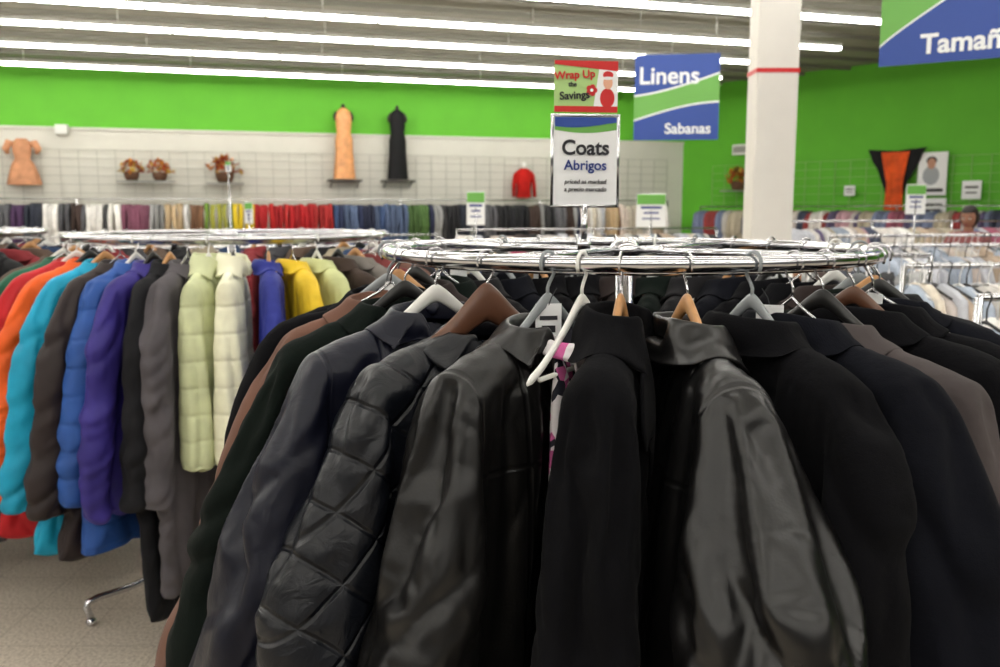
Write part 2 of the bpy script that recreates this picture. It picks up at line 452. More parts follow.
def tag_mesh():
    G=Geo(); G.box((.012,.0,-.085),(.038,.0012,.055),0); G.box((.012,.0011,-.078),(.026,.0006,.006),1); G.box((.012,.0011,-.094),(.020,.0006,.010),1)
    G.tube([(0,0,-.035),(.008,.002,-.048),(.012,0,-.060)],.0008,1,n=5)
    me=bpy.data.meshes.new('price_tag'); me.from_pydata(G.v,[],G.f); me.polygons.foreach_set('material_index',G.m); me.materials.append(CARD); me.materials.append(INK); me.update(); return me
TAG=tag_mesh()
def hang(name,me,mat,C,R,th,zr,style='plastic',hmat=None,yaw=0,tilt=0,scale=1,btn=BUTTON,tag=0):
    o=bpy.data.objects.new(name,me)
    if len(me.materials)==0:
        me.materials.append(mat); me.materials.append(BUTTON)
    a=math.radians(th)
    o.location=(C[0]+R*math.cos(a),C[1]+R*math.sin(a),zr)
    o.rotation_euler=(0,math.radians(tilt),a+math.radians(yaw)); o.scale=(scale,)*3
    link(o)
    o.material_slots[0].link='OBJECT'; o.material_slots[0].material=mat
    o.material_slots[1].link='OBJECT'; o.material_slots[1].material=btn
    h=bpy.data.objects.new('hanger',HM[style]); link(h,o)
    h.material_slots[0].link='OBJECT'; h.material_slots[0].material=hmat or WHITEP
    h.material_slots[1].link='OBJECT'; h.material_slots[1].material=WIRE
    if tag:
        t=bpy.data.objects.new('price_tag',TAG); link(t,o); t.location=(.006*tag,.012,0); t.rotation_euler=(0,0,math.radians(40*tag))
    return o

# ---- build all the garment meshes first (cloth draping in an otherwise empty scene)
g=garment
ME={}
ME['taupe']=g('taupe_overcoat',3,T=.045,L=1.12,voxel=.014,wsh=.18,whem=.28,sl=.66,lean=.24,mass=.08)
ME['dgreen']=g('dark_green_wool_coat',5,T=.055,L=1.1,voxel=.012,wsh=.208,whem=.27,sb=.072,sa=.092,lean=.18,mass=.08,bend=1.,fold=.010,big=.012,grow=.08)
ME['parka']=g('navy_nylon_parka',8,T=.052,L=.98,flare=.10,sa=.095,sb=.070,lapel=0,buttons=False,vdepth=.05,grow=.11,bend=.25,mass=.06,lean=.11,fold=.010,big=.010,crease=.0018)
ME['quilted']=g('quilted_jacket',11,T=.054,L=.9,flare=.09,sa=.088,sb=.070,lapel=0,collar_w=.055,collar_s=.010,vdepth=.14,buttons=False,zipper=True,quilt=True,neckz=-.08,grow=.08,bend=.45,mass=.05,pressure=1,lean=.12,fold=.008,crease=.0012)
ME['lejacket']=g('leather_jacket',14,T=.048,L=.85,voxel=.010,flare=.06,sa=.080,sb=.062,lapel=0,collar_w=.055,collar_s=.010,vdepth=.12,grow=.12,bend=.4,mass=.06,lean=.09,fold=.009,big=.006,crease=.0018)
ME['blouse']=g('pink_print_blouse',16,T=.008,L=.35,wsh=.085,whem=.09,sleeve=False,frames=0,lapel=0,collar_w=.022,collar_s=.004,pocket=False,buttons=False,neckz=-.08)
ME['wool1']=g('black_wool_overcoat',18,T=.048,L=1.12,flare=.05,sa=.083,sb=.062,collar_w=.06,collar_s=.032,lapel=.11,vdepth=.24,grow=.08,bend=1.,mass=.08,lean=.05,fold=.010,big=.010)
ME['lecoat']=g('black_leather_coat',22,T=.058,L=.98,voxel=.010,flare=.10,sa=.112,sb=.090,fold=.014,big=.012,collar_w=.055,lapel=.06,grow=.13,bend=.45,mass=.05,pressure=1.5,lean=.14,crease=.0018)
ME['wool2']=g('charcoal_wool_coat',25,T=.046,L=1.1,voxel=.012,sb=.064,grow=.08,bend=.9,mass=.08,lean=.07,fold=.011,big=.010)
ME['wool3']=g('navy_wool_coat',28,T=.048,L=1.1,voxel=.012,flare=.08,sa=.088,sb=.066,grow=.09,bend=.7,mass=.08,lean=.12,fold=.012,big=.010)
ME['brown']=g('grey_cloth_coat',31,T=.048,L=1.1,voxel=.013,flare=.08,sa=.088,sb=.066,grow=.08,bend=.8,mass=.08,lean=.14,neckz=-.078,fold=.010)
print('near t=%.1f'%(time.time()-T0))
gen=[g('coat_generic_%d'%i,40+i,T=.042,L=1.05,voxel=.017,frames=14,grow=.05) for i in range(3)]
kw=dict(R=.62,voxel=.0135,frames=20)
mj=g('jacket_mesh',60,T=.034,L=.82,flare=.06,sa=.078,sb=.044,lapel=0,vdepth=.04,buttons=False,grow=.10,bend=.25,mass=.10,lean=.07,fold=.010,**kw)
mj2=g('jacket_mesh_b',63,T=.034,L=.97,flare=.08,sa=.083,sb=.046,lapel=0,vdepth=.04,grow=.11,bend=.25,mass=.10,lean=.10,fold=.010,**kw)
mc=g('coat_mesh',66,T=.036,L=1.20,flare=.03,sb=.046,grow=.06,bend=1.,lean=.03,mass=.12,fold=.009,**kw)
mc2=g('coat_mesh_b',69,T=.036,L=1.10,flare=.04,sb=.048,grow=.07,bend=.9,lean=.03,mass=.12,fold=.009,**kw)
mp=g('puffer_mesh',72,T=.038,L=.98,flare=.06,sa=.083,sb=.048,puff=.005,lapel=0,vdepth=.03,buttons=False,grow=.05,bend=.8,mass=.08,lean=.07,**kw)
mv=g('vest_mesh',75,T=.048,L=.72,sleeve=False,wsh=.205,whem=.23,puff=.007,collar_s=.045,lapel=0,vdepth=.03,buttons=False,pocket=False,grow=.05,bend=1.,mass=.08,fold=.008,**kw)
print('all t=%.1f'%(time.time()-T0))

def round_rack(name,C,R,z,spokes=4,a0=.5):
    e=empty(name,(C[0],C[1],0)); G=Geo()
    G.tube([(R*math.cos(a*math.pi/48),R*math.sin(a*math.pi/48),z) for a in range(96)],.0115,n=14,closed=True)
    r2=R-.035
    G.tube([(r2*math.cos(a*math.pi/48),r2*math.sin(a*math.pi/48),z-.014) for a in range(96)],.0045,n=10,closed=True)
    for k in range(spokes):
        a=math.pi*2*k/spokes+a0
        G.tube([(0,0,z+.0),(R*math.cos(a),R*math.sin(a),z)],.007)
    G.sphere((0,0,z),(.03,.03,.022)); G.obj('ring_rail',[CHROME],e,True)
    G=Geo(); G.tube([(0,0,.12),(0,0,z)],.016,n=14)
    for k in range(4):
        a=math.pi/2*k+.85
        q=.66
        G.tube(catmull([(0,0,.22),(.1*math.cos(a),.1*math.sin(a),.19),(.45*math.cos(a),.45*math.sin(a),.11),(q*math.cos(a),q*math.sin(a),.10),(q*math.cos(a),q*math.sin(a),.03)],14),.013)
        G.sphere((q*math.cos(a),q*math.sin(a),.018),(.02,.02,.018))
    G.obj('post_and_legs',[CHROME],e,True)
    return e

# ------------------------------------------------------------------ room
WD=Vector((.9563,.2923,0)).normalized(); WN=Vector((WD.y,-WD.x,0))
COR=Vector((3.9,19.5,0)); RD=Vector((.66,-.75,0)).normalized()
RN=Vector((RD.y,-RD.x,0)); RN=RN if RN.dot(Vector((0,0,0))-COR)>0 else -RN
H=3.92
def wall(name,a,b,z0,z1,mat,n,th=.12):
    a=Vector(a);b=Vector(b); G=Geo(); v=[]
    for p in (a,b,b-n*th,a-n*th): v.append((p.x,p.y,z0))
    for p in (a,b,b-n*th,a-n*th): v.append((p.x,p.y,z1))
    G.add(v,[(0,1,2,3),(4,7,6,5),(0,4,5,1),(1,5,6,2),(2,6,7,3),(3,7,4,0)]); return G.obj(name,[mat])
bwL=COR-WD*24
wall('wall_back',bwL,COR,0,2.98,WHITEW,WN); wall('wall_back_upper',bwL,COR,2.98,H+.2,GREENW,WN)
wall('wall_right',COR,COR+RD*24,0,H+.2,GREENW,RN)
wall('trim_1',bwL+WN*.03,COR+WN*.03,2.94,2.985,WHITEW,WN,.03)
def floor_mat():
    m,nt,b=new_mat('terrazzo_tile_floor'); tc=N(nt,'ShaderNodeTexCoord')
    n1=N(nt,'ShaderNodeTexNoise'); n1.inputs['Scale'].default_value=90; n1.inputs['Detail'].default_value=3; nt.links.new(tc.outputs['Object'],n1.inputs['Vector'])
    r=N(nt,'ShaderNodeValToRGB'); r.color_ramp.elements[0].position=.35; r.color_ramp.elements[0].color=(*lin(182,170,154),1); r.color_ramp.elements[1].position=.6; r.color_ramp.elements[1].color=(*lin(222,212,196),1)
    nt.links.new(n1.outputs['Fac'],r.inputs['Fac'])
    br=N(nt,'ShaderNodeTexBrick'); br.offset=0; br.inputs['Scale'].default_value=1; br.inputs['Brick Width'].default_value=.305; br.inputs['Row Height'].default_value=.305; br.inputs['Mortar Size'].default_value=.0018
    br.inputs['Color1'].default_value=(1,1,1,1); br.inputs['Color2'].default_value=(.93,.93,.93,1); br.inputs['Mortar'].default_value=(.6,.58,.55,1)
    nt.links.new(tc.outputs['Object'],br.inputs['Vector'])
    mx=N(nt,'ShaderNodeMix',data_type='RGBA',blend_type='MULTIPLY'); mx.inputs[0].default_value=1
    nt.links.new(r.outputs['Color'],mx.inputs[6]); nt.links.new(br.outputs['Color'],mx.inputs[7]); nt.links.new(mx.outputs[2],b.inputs['Base Color'])
    setin(b,'Roughness',.28); return m
G=Geo(); G.box((0,9,-.05),(44,34,.1)); G.obj('floor',[floor_mat()])
CEIL=plain('ceiling_deck',lin(142,140,128),.85,noise=.06,nscale=3)
G=Geo(); G.box((0,9,H+.25),(44,34,.1)); G.obj('ceiling',[CEIL])
ang=math.atan2(WD.y,WD.x)
JO=plain('joist_paint',lin(118,116,106),.8)
G=Geo()
for k in range(34):
    c=19.4-.875*k-.2
    mid=Vector((-3,c+.3057*-3,H+.17)); G.box(mid,(22,.05,.06),rz=ang)
G.obj('trim_2',[JO])
em,nt,b=new_mat('fluorescent_tube'); setin(b,'Base Color',(1,1,1,1)); setin(b,'Emission Color',(1.,.965,.90,1)); setin(b,'Emission Strength',20.)
rows=[(17.1,2.65),(15.15,3.9),(13.4,4.5),(11.9,4.9),(10.1,5.5),(8.4,7),(6.6,7.5),(4.9,7.5),(3.1,7.5),(1.4,7.5),(-.4,7.5),(-2.1,7.5),(-3.9,7.5),(-5.6,7.5)]
FIX=plain('fixture_white',lin(215,215,210),.5)
for c,xr in rows:
    xl=-13.; G=Geo(); L=(xr-xl)/WD.x; mx=(xl+xr)/2
    G.box((mx,c+.3057*mx,H-.02),(L,.10,.05),0,ang)
    nseg=int(L/1.25); sl=L/nseg
    for i in range(nseg):
        o=(-L/2+sl*(i+.5)); p=Vector((mx,c+.3057*mx,H-.065))+WD*o
        G.box(p,(sl-.04,.09,.04),1,ang)
    for i in range(0,nseg,2):
        o=(-L/2+sl*(i+.5)); p=Vector((mx,c+.3057*mx,0))+WD*o
        G.tube([(p.x,p.y,H),(p.x,p.y,H+.22)],.008,0,n=6)
    G.obj('ceiling_light_strip',[FIX,em])
e=empty('column',(1.915,6.5,0)); G=Geo(); G.box((0,0,(H+.2)/2),(.29,.24,H+.2)); o=G.obj('shaft',[COLM],e)
bm=o.modifiers.new('b','BEVEL'); bm.width=.012; bm.segments=2
G=Geo(); G.box((0,0,2.505),(.298,.248,.03)); G.obj('red_band',[RED],e)
G=Geo(); G.box((0,0,.06),(.32,.28,.12)); G.obj('base',[GREY],e)
def gridwall(name,A,D,Nn,t0,t1,z0,z1,sx,sz,th,mat):
    G=Geo(); rz=math.atan2(D.y,D.x); n=int((t1-t0)/sx)
    for i in range(n+1):
        p=A+D*(t0+i*sx)+Nn*.05; G.box((p.x,p.y,(z0+z1)/2),(th,th,z1-z0),0,rz)
    m=int((z1-z0)/sz)
    for j in range(m+1):
        p=A+D*((t0+t1)/2)+Nn*.05; G.box((p.x,p.y,z0+j*sz),(t1-t0,th,th),0,rz)
    G.obj(name,[mat])
gridwall('wire_grid_panel',COR,-WD,WN,.4,17,.5,2.6,.3,.15,.009,plain('grid_grey',lin(165,165,155),.5))
gridwall('wire_grid_panel',COR,RD,RN,.8,12,.5,2.45,.3,.15,.009,plain('grid_green_grey',lin(140,185,110),.5))

# ------------------------------------------------------------------ clothing rows
PAL_MIX=[lin(*c) for c in [(150,40,40),(40,45,60),(60,60,62),(170,150,120),(120,120,60),(200,190,170),(70,90,130),(30,30,34),(110,60,50),(160,60,90),(180,180,178),(60,100,80),(90,70,110),(25,25,30)]]
PAL_DARK=[lin(*c) for c in [(40,45,60),(60,60,62),(30,30,34),(25,25,30),(90,90,95),(150,150,150),(60,45,40)]]
PAL_LIGHT=[lin(*c) for c in [(225,222,218),(215,210,205),(232,230,228),(200,190,175),(190,192,200),(185,165,145),(215,200,190),(160,170,185)]]
PAL_PINK=[lin(*c) for c in [(190,150,160),(200,190,185),(160,90,110),(120,130,160),(210,205,200),(90,80,110),(180,170,150),(150,60,60),(70,75,95)]]
PAL_RED=[lin(*c) for c in [(165,22,28),(180,30,30),(140,20,30),(170,40,40)]]
PAL_GRN=[lin(*c) for c in [(110,140,50),(150,150,60),(70,100,50)]]
PAL_YEL=[lin(*c) for c in [(225,195,40),(215,180,60),(200,150,50)]]
PAL_BLU=[lin(*c) for c in [(45,55,90),(55,75,115),(30,35,60),(80,95,125)]]
PAL_BR=[lin(*c) for c in [(120,85,60),(150,110,70),(90,60,50),(190,165,130)]]
PAL_PUR=[lin(*c) for c in [(95,55,90),(70,45,80),(120,70,90)]]
def clothes_row(name,A,B,ztop,palfn,step=.055,Lr=(.65,.95),hooks=False,r=random):
    A=Vector((A[0],A[1],0));B=Vector((B[0],B[1],0)); D=(B-A); Ln=D.length; D.normalize(); Q=Vector((-D.y,D.x,0))
    G=Geo(); t=.03; run=0; col0=None
    while t<Ln-.03:
        if run<=0: col0=r.choice(palfn(t/Ln)); run=r.choice([1,1,2,3])
        run-=1
        k=r.uniform(.75,1.2); col=tuple(min(1,c*k) for c in col0)
        L=r.uniform(*Lr); th=step*r.uniform(.35,.55); dz=r.uniform(-.03,.01); sw=r.uniform(.9,1.08)
        out=[(0,-.105),(.055,-.075),(.13,-.10),(.20,-.135),(.245,-.26),(.265,-.48),(.225,-.53),(.205,-.56),(.215,-.75*L/.8),(.22,-L),(0,-L)]
        pts=[(x*sw,z) for x,z in out]+[(-x*sw,z) for x,z in out[-2:0:-1]]
        c0=A+D*t; n=len(pts); off=r.uniform(-.03,.03)
        vv=[]
        for lay,(s,o) in enumerate(((.93,-1),(1.,0),(.93,1))):
            for x,z in pts:
                xx=x*s; zz=-.3+(z+.3)*(.99 if s<1 else 1)
                wob=.012*math.sin(9*zz+t*30+x*11)
                p=c0+D*(o*th+wob+off*(-zz))+Q*xx; vv.append((p.x,p.y,ztop+dz+zz))
        ff=[]
        for l in range(2):
            for i in range(n): ff.append((l*n+i,l*n+(i+1)%n,(l+1)*n+(i+1)%n,(l+1)*n+i))
        for l,fl in ((0,False),(2,True)):
            for i in range(n//2):
                a,b,c,d=i,i+1,(n-i-1)%n,(n-i)%n
                q=[a,b,c,d] if a!=d else [a,b,c]
                if b==c: q=[a,b,d]
                q=[l*n+x for x in q]; ff.append(tuple(q if fl else q[::-1]))
        G.add(vv,ff,0,col)
        if hooks:
            wc=r.choice([lin(230,230,228),lin(200,200,205),lin(60,60,60)])
            p=c0+D*off*.1
            hk=[(p.x+Q.x*.018*math.cos(a),p.y+Q.y*.018*math.cos(a),ztop+.018*math.sin(a)) for a in [math.radians(-30+36*i) for i in range(7)]]+[(p.x,p.y,ztop-.04),(p.x,p.y,ztop-.09)]
            G.tube(hk,.003,0,n=5,col=wc)
            G.tube([(p.x-Q.x*.17,p.y-Q.y*.17,ztop-.128),(p.x,p.y,ztop-.08),(p.x+Q.x*.17,p.y+Q.y*.17,ztop-.128)],.006,0,n=5,col=wc)
        t+=step*r.uniform(.8,1.25)
    e=empty(name,(0,0,0)); G.obj('garments',[CLOTHES],e,True)
    G=Geo(); G.tube([(A.x,A.y,ztop),(B.x,B.y,ztop)],.013,n=12)
    ps=[A,B,(A+B)/2] if Ln<5 else [A+D*Ln*i/5 for i in range(6)]
    for p in ps:
        G.tube([(p.x,p.y,.03),(p.x,p.y,ztop)],.014)
        G.tube([(p.x-Q.x*.28,p.y-Q.y*.28,.03),(p.x+Q.x*.28,p.y+Q.y*.28,.03)],.014)
    G.obj('frame',[CHROME],e,True)
    return e
def palback(t):
    if t<.10: return PAL_DARK+PAL_PUR
    if t<.30: return PAL_PUR+PAL_DARK+PAL_LIGHT[:1]
    if t<.345: return PAL_BR+PAL_LIGHT
    if t<.385: return PAL_YEL+PAL_GRN
    if t<.40: return PAL_YEL
    if t<.50: return PAL_RED
    if t<.60: return PAL_BLU
    if t<.64: return PAL_GRN
    if t<.86: return PAL_DARK+PAL_BLU[2:3]
    return PAL_LIGHT+PAL_BR
pb=lambda x:(x+.75*WN.x,19.5+(x-3.9)*.3057+.75*WN.y)
clothes_row('wall_clothes_rack',pb(-10),pb(3.2),1.74,palback,.085,(.8,1.1))
p0=COR+RD*1.0+RN*.7; p1=COR+RD*11+RN*.7
clothes_row('wall_clothes_rack',p0,p1,1.62,lambda t:PAL_PINK,.085,(.7,.95))
clothes_row('clothes_rack',(-8,12.2),(-1.0,14.2),1.17,lambda t:PAL_DARK+PAL_BLU+PAL_LIGHT,.07)
clothes_row('clothes_rack',(-.6,12.6),(3.3,13.8),1.28,lambda t:PAL_DARK+PAL_LIGHT,.07)
clothes_row('clothes_rack',(-6,8.2),(.9,10.2),1.22,lambda t:PAL_MIX,.06)
clothes_row('clothes_rack',(-4.6,5.6),(-.5,6.3),1.30,lambda t:PAL_MIX+PAL_LIGHT,.05)
clothes_row('clothes_rack',(.2,5.2),(2.1,4.4),1.33,lambda t:PAL_DARK+PAL_LIGHT+PAL_BR,.05,hooks=True)
clothes_row('clothes_rack',(3.4,10.6),(8.6,11.6),1.42,lambda t:PAL_PINK+PAL_LIGHT,.07)
clothes_row('clothes_rack',(2.7,7.4),(6.6,8.2),1.34,lambda t:PAL_LIGHT,.055,hooks=True)
clothes_row('clothes_rack',(2.3,5.6),(5.2,6.1),1.33,lambda t:PAL_LIGHT,.05,hooks=True)
clothes_row('clothes_rack',(1.75,3.9),(4.0,4.15),1.31,lambda t:PAL_LIGHT+PAL_PINK[:2],.045,hooks=True)
clothes_row('clothes_rack',(1.55,2.9),(3.0,3.05),1.27,lambda t:PAL_LIGHT+PAL_BR[:1],.045,hooks=True)

# ------------------------------------------------------------------ foreground rack & coats
CA=(.235,1.70); RA=.445; ZA=1.475
round_rack('round_clothes_rack',CA,RA,ZA,a0=.9)
K=dict(rest=True)
M_LEA=fabric('black_leather',(.0045,.0042,.0042),.33,.38,nscale=26,nstr=.2,kind='leather',cvar=.1,seams=True,**K)
M_LEA2=fabric('soft_black_leather',(.0045,.0043,.0045),.29,.46,nscale=18,nstr=.2,kind='leather',cvar=.1,seams=True,**K)
M_NAVY=fabric('navy_nylon',(.0055,.0065,.015),.42,.25,nscale=22,nstr=.4,kind='crinkle',seams=True,**K)
M_QUILT=fabric('quilted_nylon',(.004,.005,.008),.36,.32,nscale=30,nstr=.7,kind='crinkle',quilt='d',**K)
M_WOOL=fabric('black_wool',(.0045,.0045,.0055),.95,.05,.015,nscale=90,nstr=.3,kind='wool',**K)
M_WOOL2=fabric('charcoal_wool',(.013,.0125,.014),.95,.08,.04,nscale=90,nstr=.3,kind='wool',**K)
M_NWOOL=fabric('navy_wool',(.0055,.006,.009),.92,.06,.015,nscale=90,nstr=.3,kind='wool',**K)
M_DGRN=fabric('dark_green_wool',(.006,.009,.0075),.95,.06,.02,nscale=90,nstr=.3,kind='wool',**K)
M_TAUPE=fabric('taupe_cloth',lin(104,74,62),.9,.15,.05,nscale=60,nstr=.2,**K)
M_BRN=fabric('dark_brown_cloth',lin(42,34,33),.85,.12,.03,nscale=60,nstr=.2,**K)
M_GREYC=fabric('grey_cloth',lin(70,64,64),.9,.12,.04,nscale=80,nstr=.25,**K)
M_PINK=fabric('pink_print_cloth',lin(190,90,145),.8,.2,nscale=45,nstr=.1,kind='print',**K)
hang('taupe_overcoat',ME['taupe'],M_TAUPE,CA,RA,197,ZA,'wire',yaw=0)
hang('dark_green_wool_coat',ME['dgreen'],M_DGRN,CA,RA,208,ZA,'wood',BLACKP,yaw=-5)
hang('navy_nylon_parka',ME['parka'],M_NAVY,CA,RA,221,ZA,'wood',WHITEP,yaw=-8)
hang('quilted_jacket',ME['quilted'],M_QUILT,CA,RA,235,ZA,'wide',BROWNP,yaw=-18,btn=SNAP)
hang('leather_jacket',ME['lejacket'],M_LEA,CA,RA,248,ZA,'plastic',CLEARP,btn=SNAP,yaw=-18,tag=-1)
hang('pink_print_blouse',ME['blouse'],M_PINK,CA,RA,254.5,ZA,'plastic',WHITEP,yaw=-14)
hang('black_wool_overcoat',ME['wool1'],M_WOOL,CA,RA,261.5,ZA,'wood',WOODP,yaw=-8)
hang('black_leather_coat',ME['lecoat'],M_LEA2,CA,RA,273.5,ZA,'wood',WOODP,yaw=5)
hang('charcoal_wool_coat',ME['wool2'],M_WOOL,CA,RA,286,ZA,'plastic',CLEARP,yaw=6,tag=1)
hang('navy_wool_coat',ME['wool3'],M_NWOOL,CA,RA,295,ZA,'wire',yaw=5)
hang('charcoal_overcoat',ME['brown'],M_GREYC,CA,RA,303,ZA,'wood',BLACKP,yaw=6)
hang('black_wool_coat',ME['wool3'],M_WOOL,CA,RA,314,ZA,'wood',BROWNP)
mm=[M_WOOL,M_NWOOL,M_WOOL2,M_DGRN,M_BRN,M_WOOL]; st=[('wire',None),('wood',BLACKP),('wood',WOODP),('plastic',CLEARP),('plastic',WHITEP)]
for i,th in enumerate(range(325,325+226,12)):
    s=st[i%5]; hang('wool_coat',gen[i%3],mm[i%6],CA,RA,th%360,ZA,s[0],s[1],yaw=random.uniform(-4,4),tag=(i%3)-1)

# ------------------------------------------------------------------ left rack & coats
CB=(-1.1,3.70); RB=.62; ZB=1.45
round_rack('round_clothes_rack',CB,RB,ZB)
def cm(n,c,r=.75,**k): return fabric(n,lin(*c),r,.3,.0,nscale=40,nstr=.25,rest=True,**k)
B=[('green_windbreaker',mj,(25,90,65),217),('red_ski_jacket',mj2,(176,22,30),227),('orange_jacket',mj,(225,90,25),236),('cyan_jacket',mj2,(20,150,185),243.5),
   ('dark_brown_jacket',mj2,(42,33,33),250),('blue_jacket',mp,(40,80,150),256),('royal_blue_jacket',mj,(50,40,120),262),('black_coat',mc,(20,20,24),267.5),
   ('grey_overcoat',mc2,(84,80,84),273),('pale_green_vest',mv,(202,208,165),279.5),('cream_puffer_vest',mv,(238,234,205),287),('royal_blue_fleece',mj,(35,45,130),298),
   ('yellow_jacket',mj,(220,185,40),306),('pale_green_jacket',mj,(190,195,140),315),('brown_fur_coat',mc,(60,48,42),324),('striped_grey_coat',mc2,(110,105,100),333),
   ('maroon_coat',mc,(110,50,50),342),('taupe_coat',mc2,(110,80,70),351),('black_coat',mc,(28,28,30),0),('navy_coat',mc2,(30,35,60),9)]
sts=[('wire',None),('plastic',WHITEP),('wood',BLACKP),('wood',WOODP)]
for i,(n,me,c,th) in enumerate(B):
    s=sts[i%4]; hang(n,me,cm(n+'_fabric',c,.6 if me in (mj,mj2,mp,mv) else .9,baffle=12 if me in (mp,mv) else 0),CB,RB,th,ZB,s[0],s[1],yaw=-9+random.uniform(-3,3))
bc=[(60,60,64),(120,40,45),(40,60,90),(150,140,120),(30,30,32),(85,70,60)]
bm_=[cm('back_coat_fabric_%d'%i,c,.85) for i,c in enumerate(bc)]
for i,th in enumerate(range(20,212,11)):
    s=sts[i%4]; hang('winter_coat',[mc,mc2,mj][i%3],bm_[i%6],CB,RB,th,ZB,s[0],s[1],yaw=random.uniform(-3,3))
CC=(-2.75,4.1)
round_rack('round_clothes_rack',CC,RB,ZB)
for i,th in enumerate(range(180,540,12)):
    s=sts[i%4]; hang('winter_coat',[mc,mj,mc2,mj2][i%4],[bm_[0],bm_[4],bm_[1],bm_[5],bm_[2],bm_[4]][i%6],CC,RB,th%360,ZB,s[0],s[1],yaw=random.uniform(-3,3))

# ------------------------------------------------------------------ signs
def text(body,size,mat,parent,loc,rot,align='CENTER',bold=0.0,shear=0):
    cu=bpy.data.curves.new('text','FONT'); cu.body=body; cu.size=size; cu.align_x=align; cu.align_y='CENTER'; cu.extrude=.0006; cu.offset=bold; cu.shear=shear
    o=bpy.data.objects.new('lettering',cu); cu.materials.append(mat); link(o,parent); o.location=loc; o.rotation_euler=rot; return o
def band(G,x0,x1,f1,f2,y,mi,n=30):
    v=[];f=[]
    for i in range(n+1):
        x=x0+(x1-x0)*i/n; a,b=f1(x),f2(x)
        if b<a: b=a
        v+= [(x,y,a),(x,y,b)]
    for i in range(n): f.append((2*i,2*i+2,2*i+3,2*i+1))
    G.add(v,f,mi)
FR=(math.pi/2,0,0)
e=empty('linens_sign',(1.815,9.5,2.70),math.radians(-8)); G=Geo(); w=.43; h=.43
G.box((0,0,0),(2*w,.02,2*h),0)
cl=lambda z:max(-h,min(h,z))
f_lo=lambda x:cl(-.20+.30*math.sin((x+w)/(2*w)*1.5)*.6-.02); f_hi=lambda x:cl(-.02+.22*((x+w)/(2*w))**1.4+.03)
band(G,-w,w,lambda x:cl(f_lo(x)-.018),lambda x:cl(f_hi(x)+.018),-.0112,2); band(G,-w,w,f_lo,f_hi,-.0122,1)
G.obj('panel',[BLUE,SGREEN,SWHITE],e)
G=Geo()
for sx in(-.38,.38): G.tube([(sx,0,h),(sx,0,1.3)],.003,n=6)
G.obj('cables',[GREY],e)
text('Linens',.24,SWHITE,e,(-.08,-.014,.21),FR,bold=.004); text('Sabanas',.15,SWHITE,e,(.12,-.014,-.32),FR,bold=.003)
e=empty('sizes_sign',(2.66,4.9,2.79),math.radians(-32)); G=Geo(); w=.62; h=.44
G.box((0,0,0),(2*w,.02,2*h),0); cl=lambda z:max(-h,min(h,z))
fl=lambda x:cl(-.34+.75*((x+w)/(2*w))**.9)
band(G,-w,w,lambda x:cl(fl(x)-.0),lambda x:h,-.0112,2); band(G,-w,w,lambda x:cl(fl(x)+.012),lambda x:h,-.0122,1)
G.obj('panel',[BLUE,SGREEN,SWHITE],e)
G=Geo()
for sx in(-.5,.5): G.tube([(sx,0,h),(sx,0,1.2)],.003,n=6)
G.obj('cables',[GREY],e)
text('Tamaños',.145,SWHITE,e,(-.41,-.014,-.345),FR,bold=.004,align='LEFT')

e=empty('coats_sign_holder',(CA[0]-.075,1.72,ZA),math.radians(7))
G=Geo(); G.tube([(0,0,-.0),(0,0,.085)],.006,n=10); G.tube([(0,0,.0),(0,0,.02)],.013,n=12)
w,z0,z1=.063,.083,.250
fr=[(-w,0,z0),(w,0,z0),(w,0,z1),(-w,0,z1)]
for i in range(4):
    a=fr[i];b_=fr[(i+1)%4]; G.tube([a,b_],.0032,n=8)
    G.sphere(a,.0034,seg=8,rings=6)
G.obj('chrome_frame',[CHROME],e,True)
G=Geo(); G.box((0,0,(z0+z1)/2),(2*w-.004,.003,z1-z0-.004))
band(G,-w+.004,w-.004,lambda x:z1-.026-.006*math.sin((x+w)*26),lambda x:z1-.003,-.0020,1)
band(G,-w+.004,w-.004,lambda x:z1-.016-.006*math.sin((x+w)*26+.6),lambda x:z1-.003,-.0024,2)
G.obj('card',[CARD,SGREEN,BLUE],e)
text('Coats',.038,INK,e,(0,-.003,z1-.060),FR,bold=.0009); text('Abrigos',.026,INKB,e,(0,-.003,z1-.092),FR,bold=.0004)
text('priced as marked',.0115,INK,e,(0,-.003,z1-.122),FR,bold=.0001,shear=.2); text('a precio marcado',.0115,INK,e,(0,-.003,z1-.136),FR,bold=.0001,shear=.2)
LIME=plain('promo_lime',lin(170,205,130),.5)
G=Geo(); w=.060; a0,a1=.256,.349
G.box((0,0,(a0+a1)/2),(2*w,.002,a1-a0),0)
def quad(pts,y,mi): G.add([(x,y,z) for x,z in pts],[(0,1,2,3)],mi)
quad([(-w,a0),(w,a0),(w,a0+.011),(-w,a0+.011)],-.0020,1)
quad([(-w,a1-.007),(w,a1-.018),(w,a1),(-w,a1)],-.0022,1)
quad([(.014,a0+.011),(w,a0+.011),(w,a1-.018),(.024,a1-.014)],-.0020,2)
def disc(G,cx,cz,rx,rz,y,mi,n=18): G.add([(cx+rx*math.cos(2*math.pi*i/n),y,cz+rz*math.sin(2*math.pi*i/n)) for i in range(n)],[tuple(range(n))],mi)
disc(G,.040,a0+.026,.014,.018,-.0024,1); disc(G,.041,a0+.054,.009,.012,-.0026,4); disc(G,.041,a0+.068,.010,.007,-.0028,1); disc(G,.041,a0+.062,.011,.003,-.0030,2)
for k in range(5): disc(G,.010+.006*math.cos(k*1.257),a0+.040+.006*math.sin(k*1.257),.005,.005,-.0030,1)
disc(G,.010,a0+.040,.003,.003,-.0034,2)
G.obj('promo_card',[LIME,RED,CARD,INK,plain('skin_print',lin(225,170,140),.5)],e)
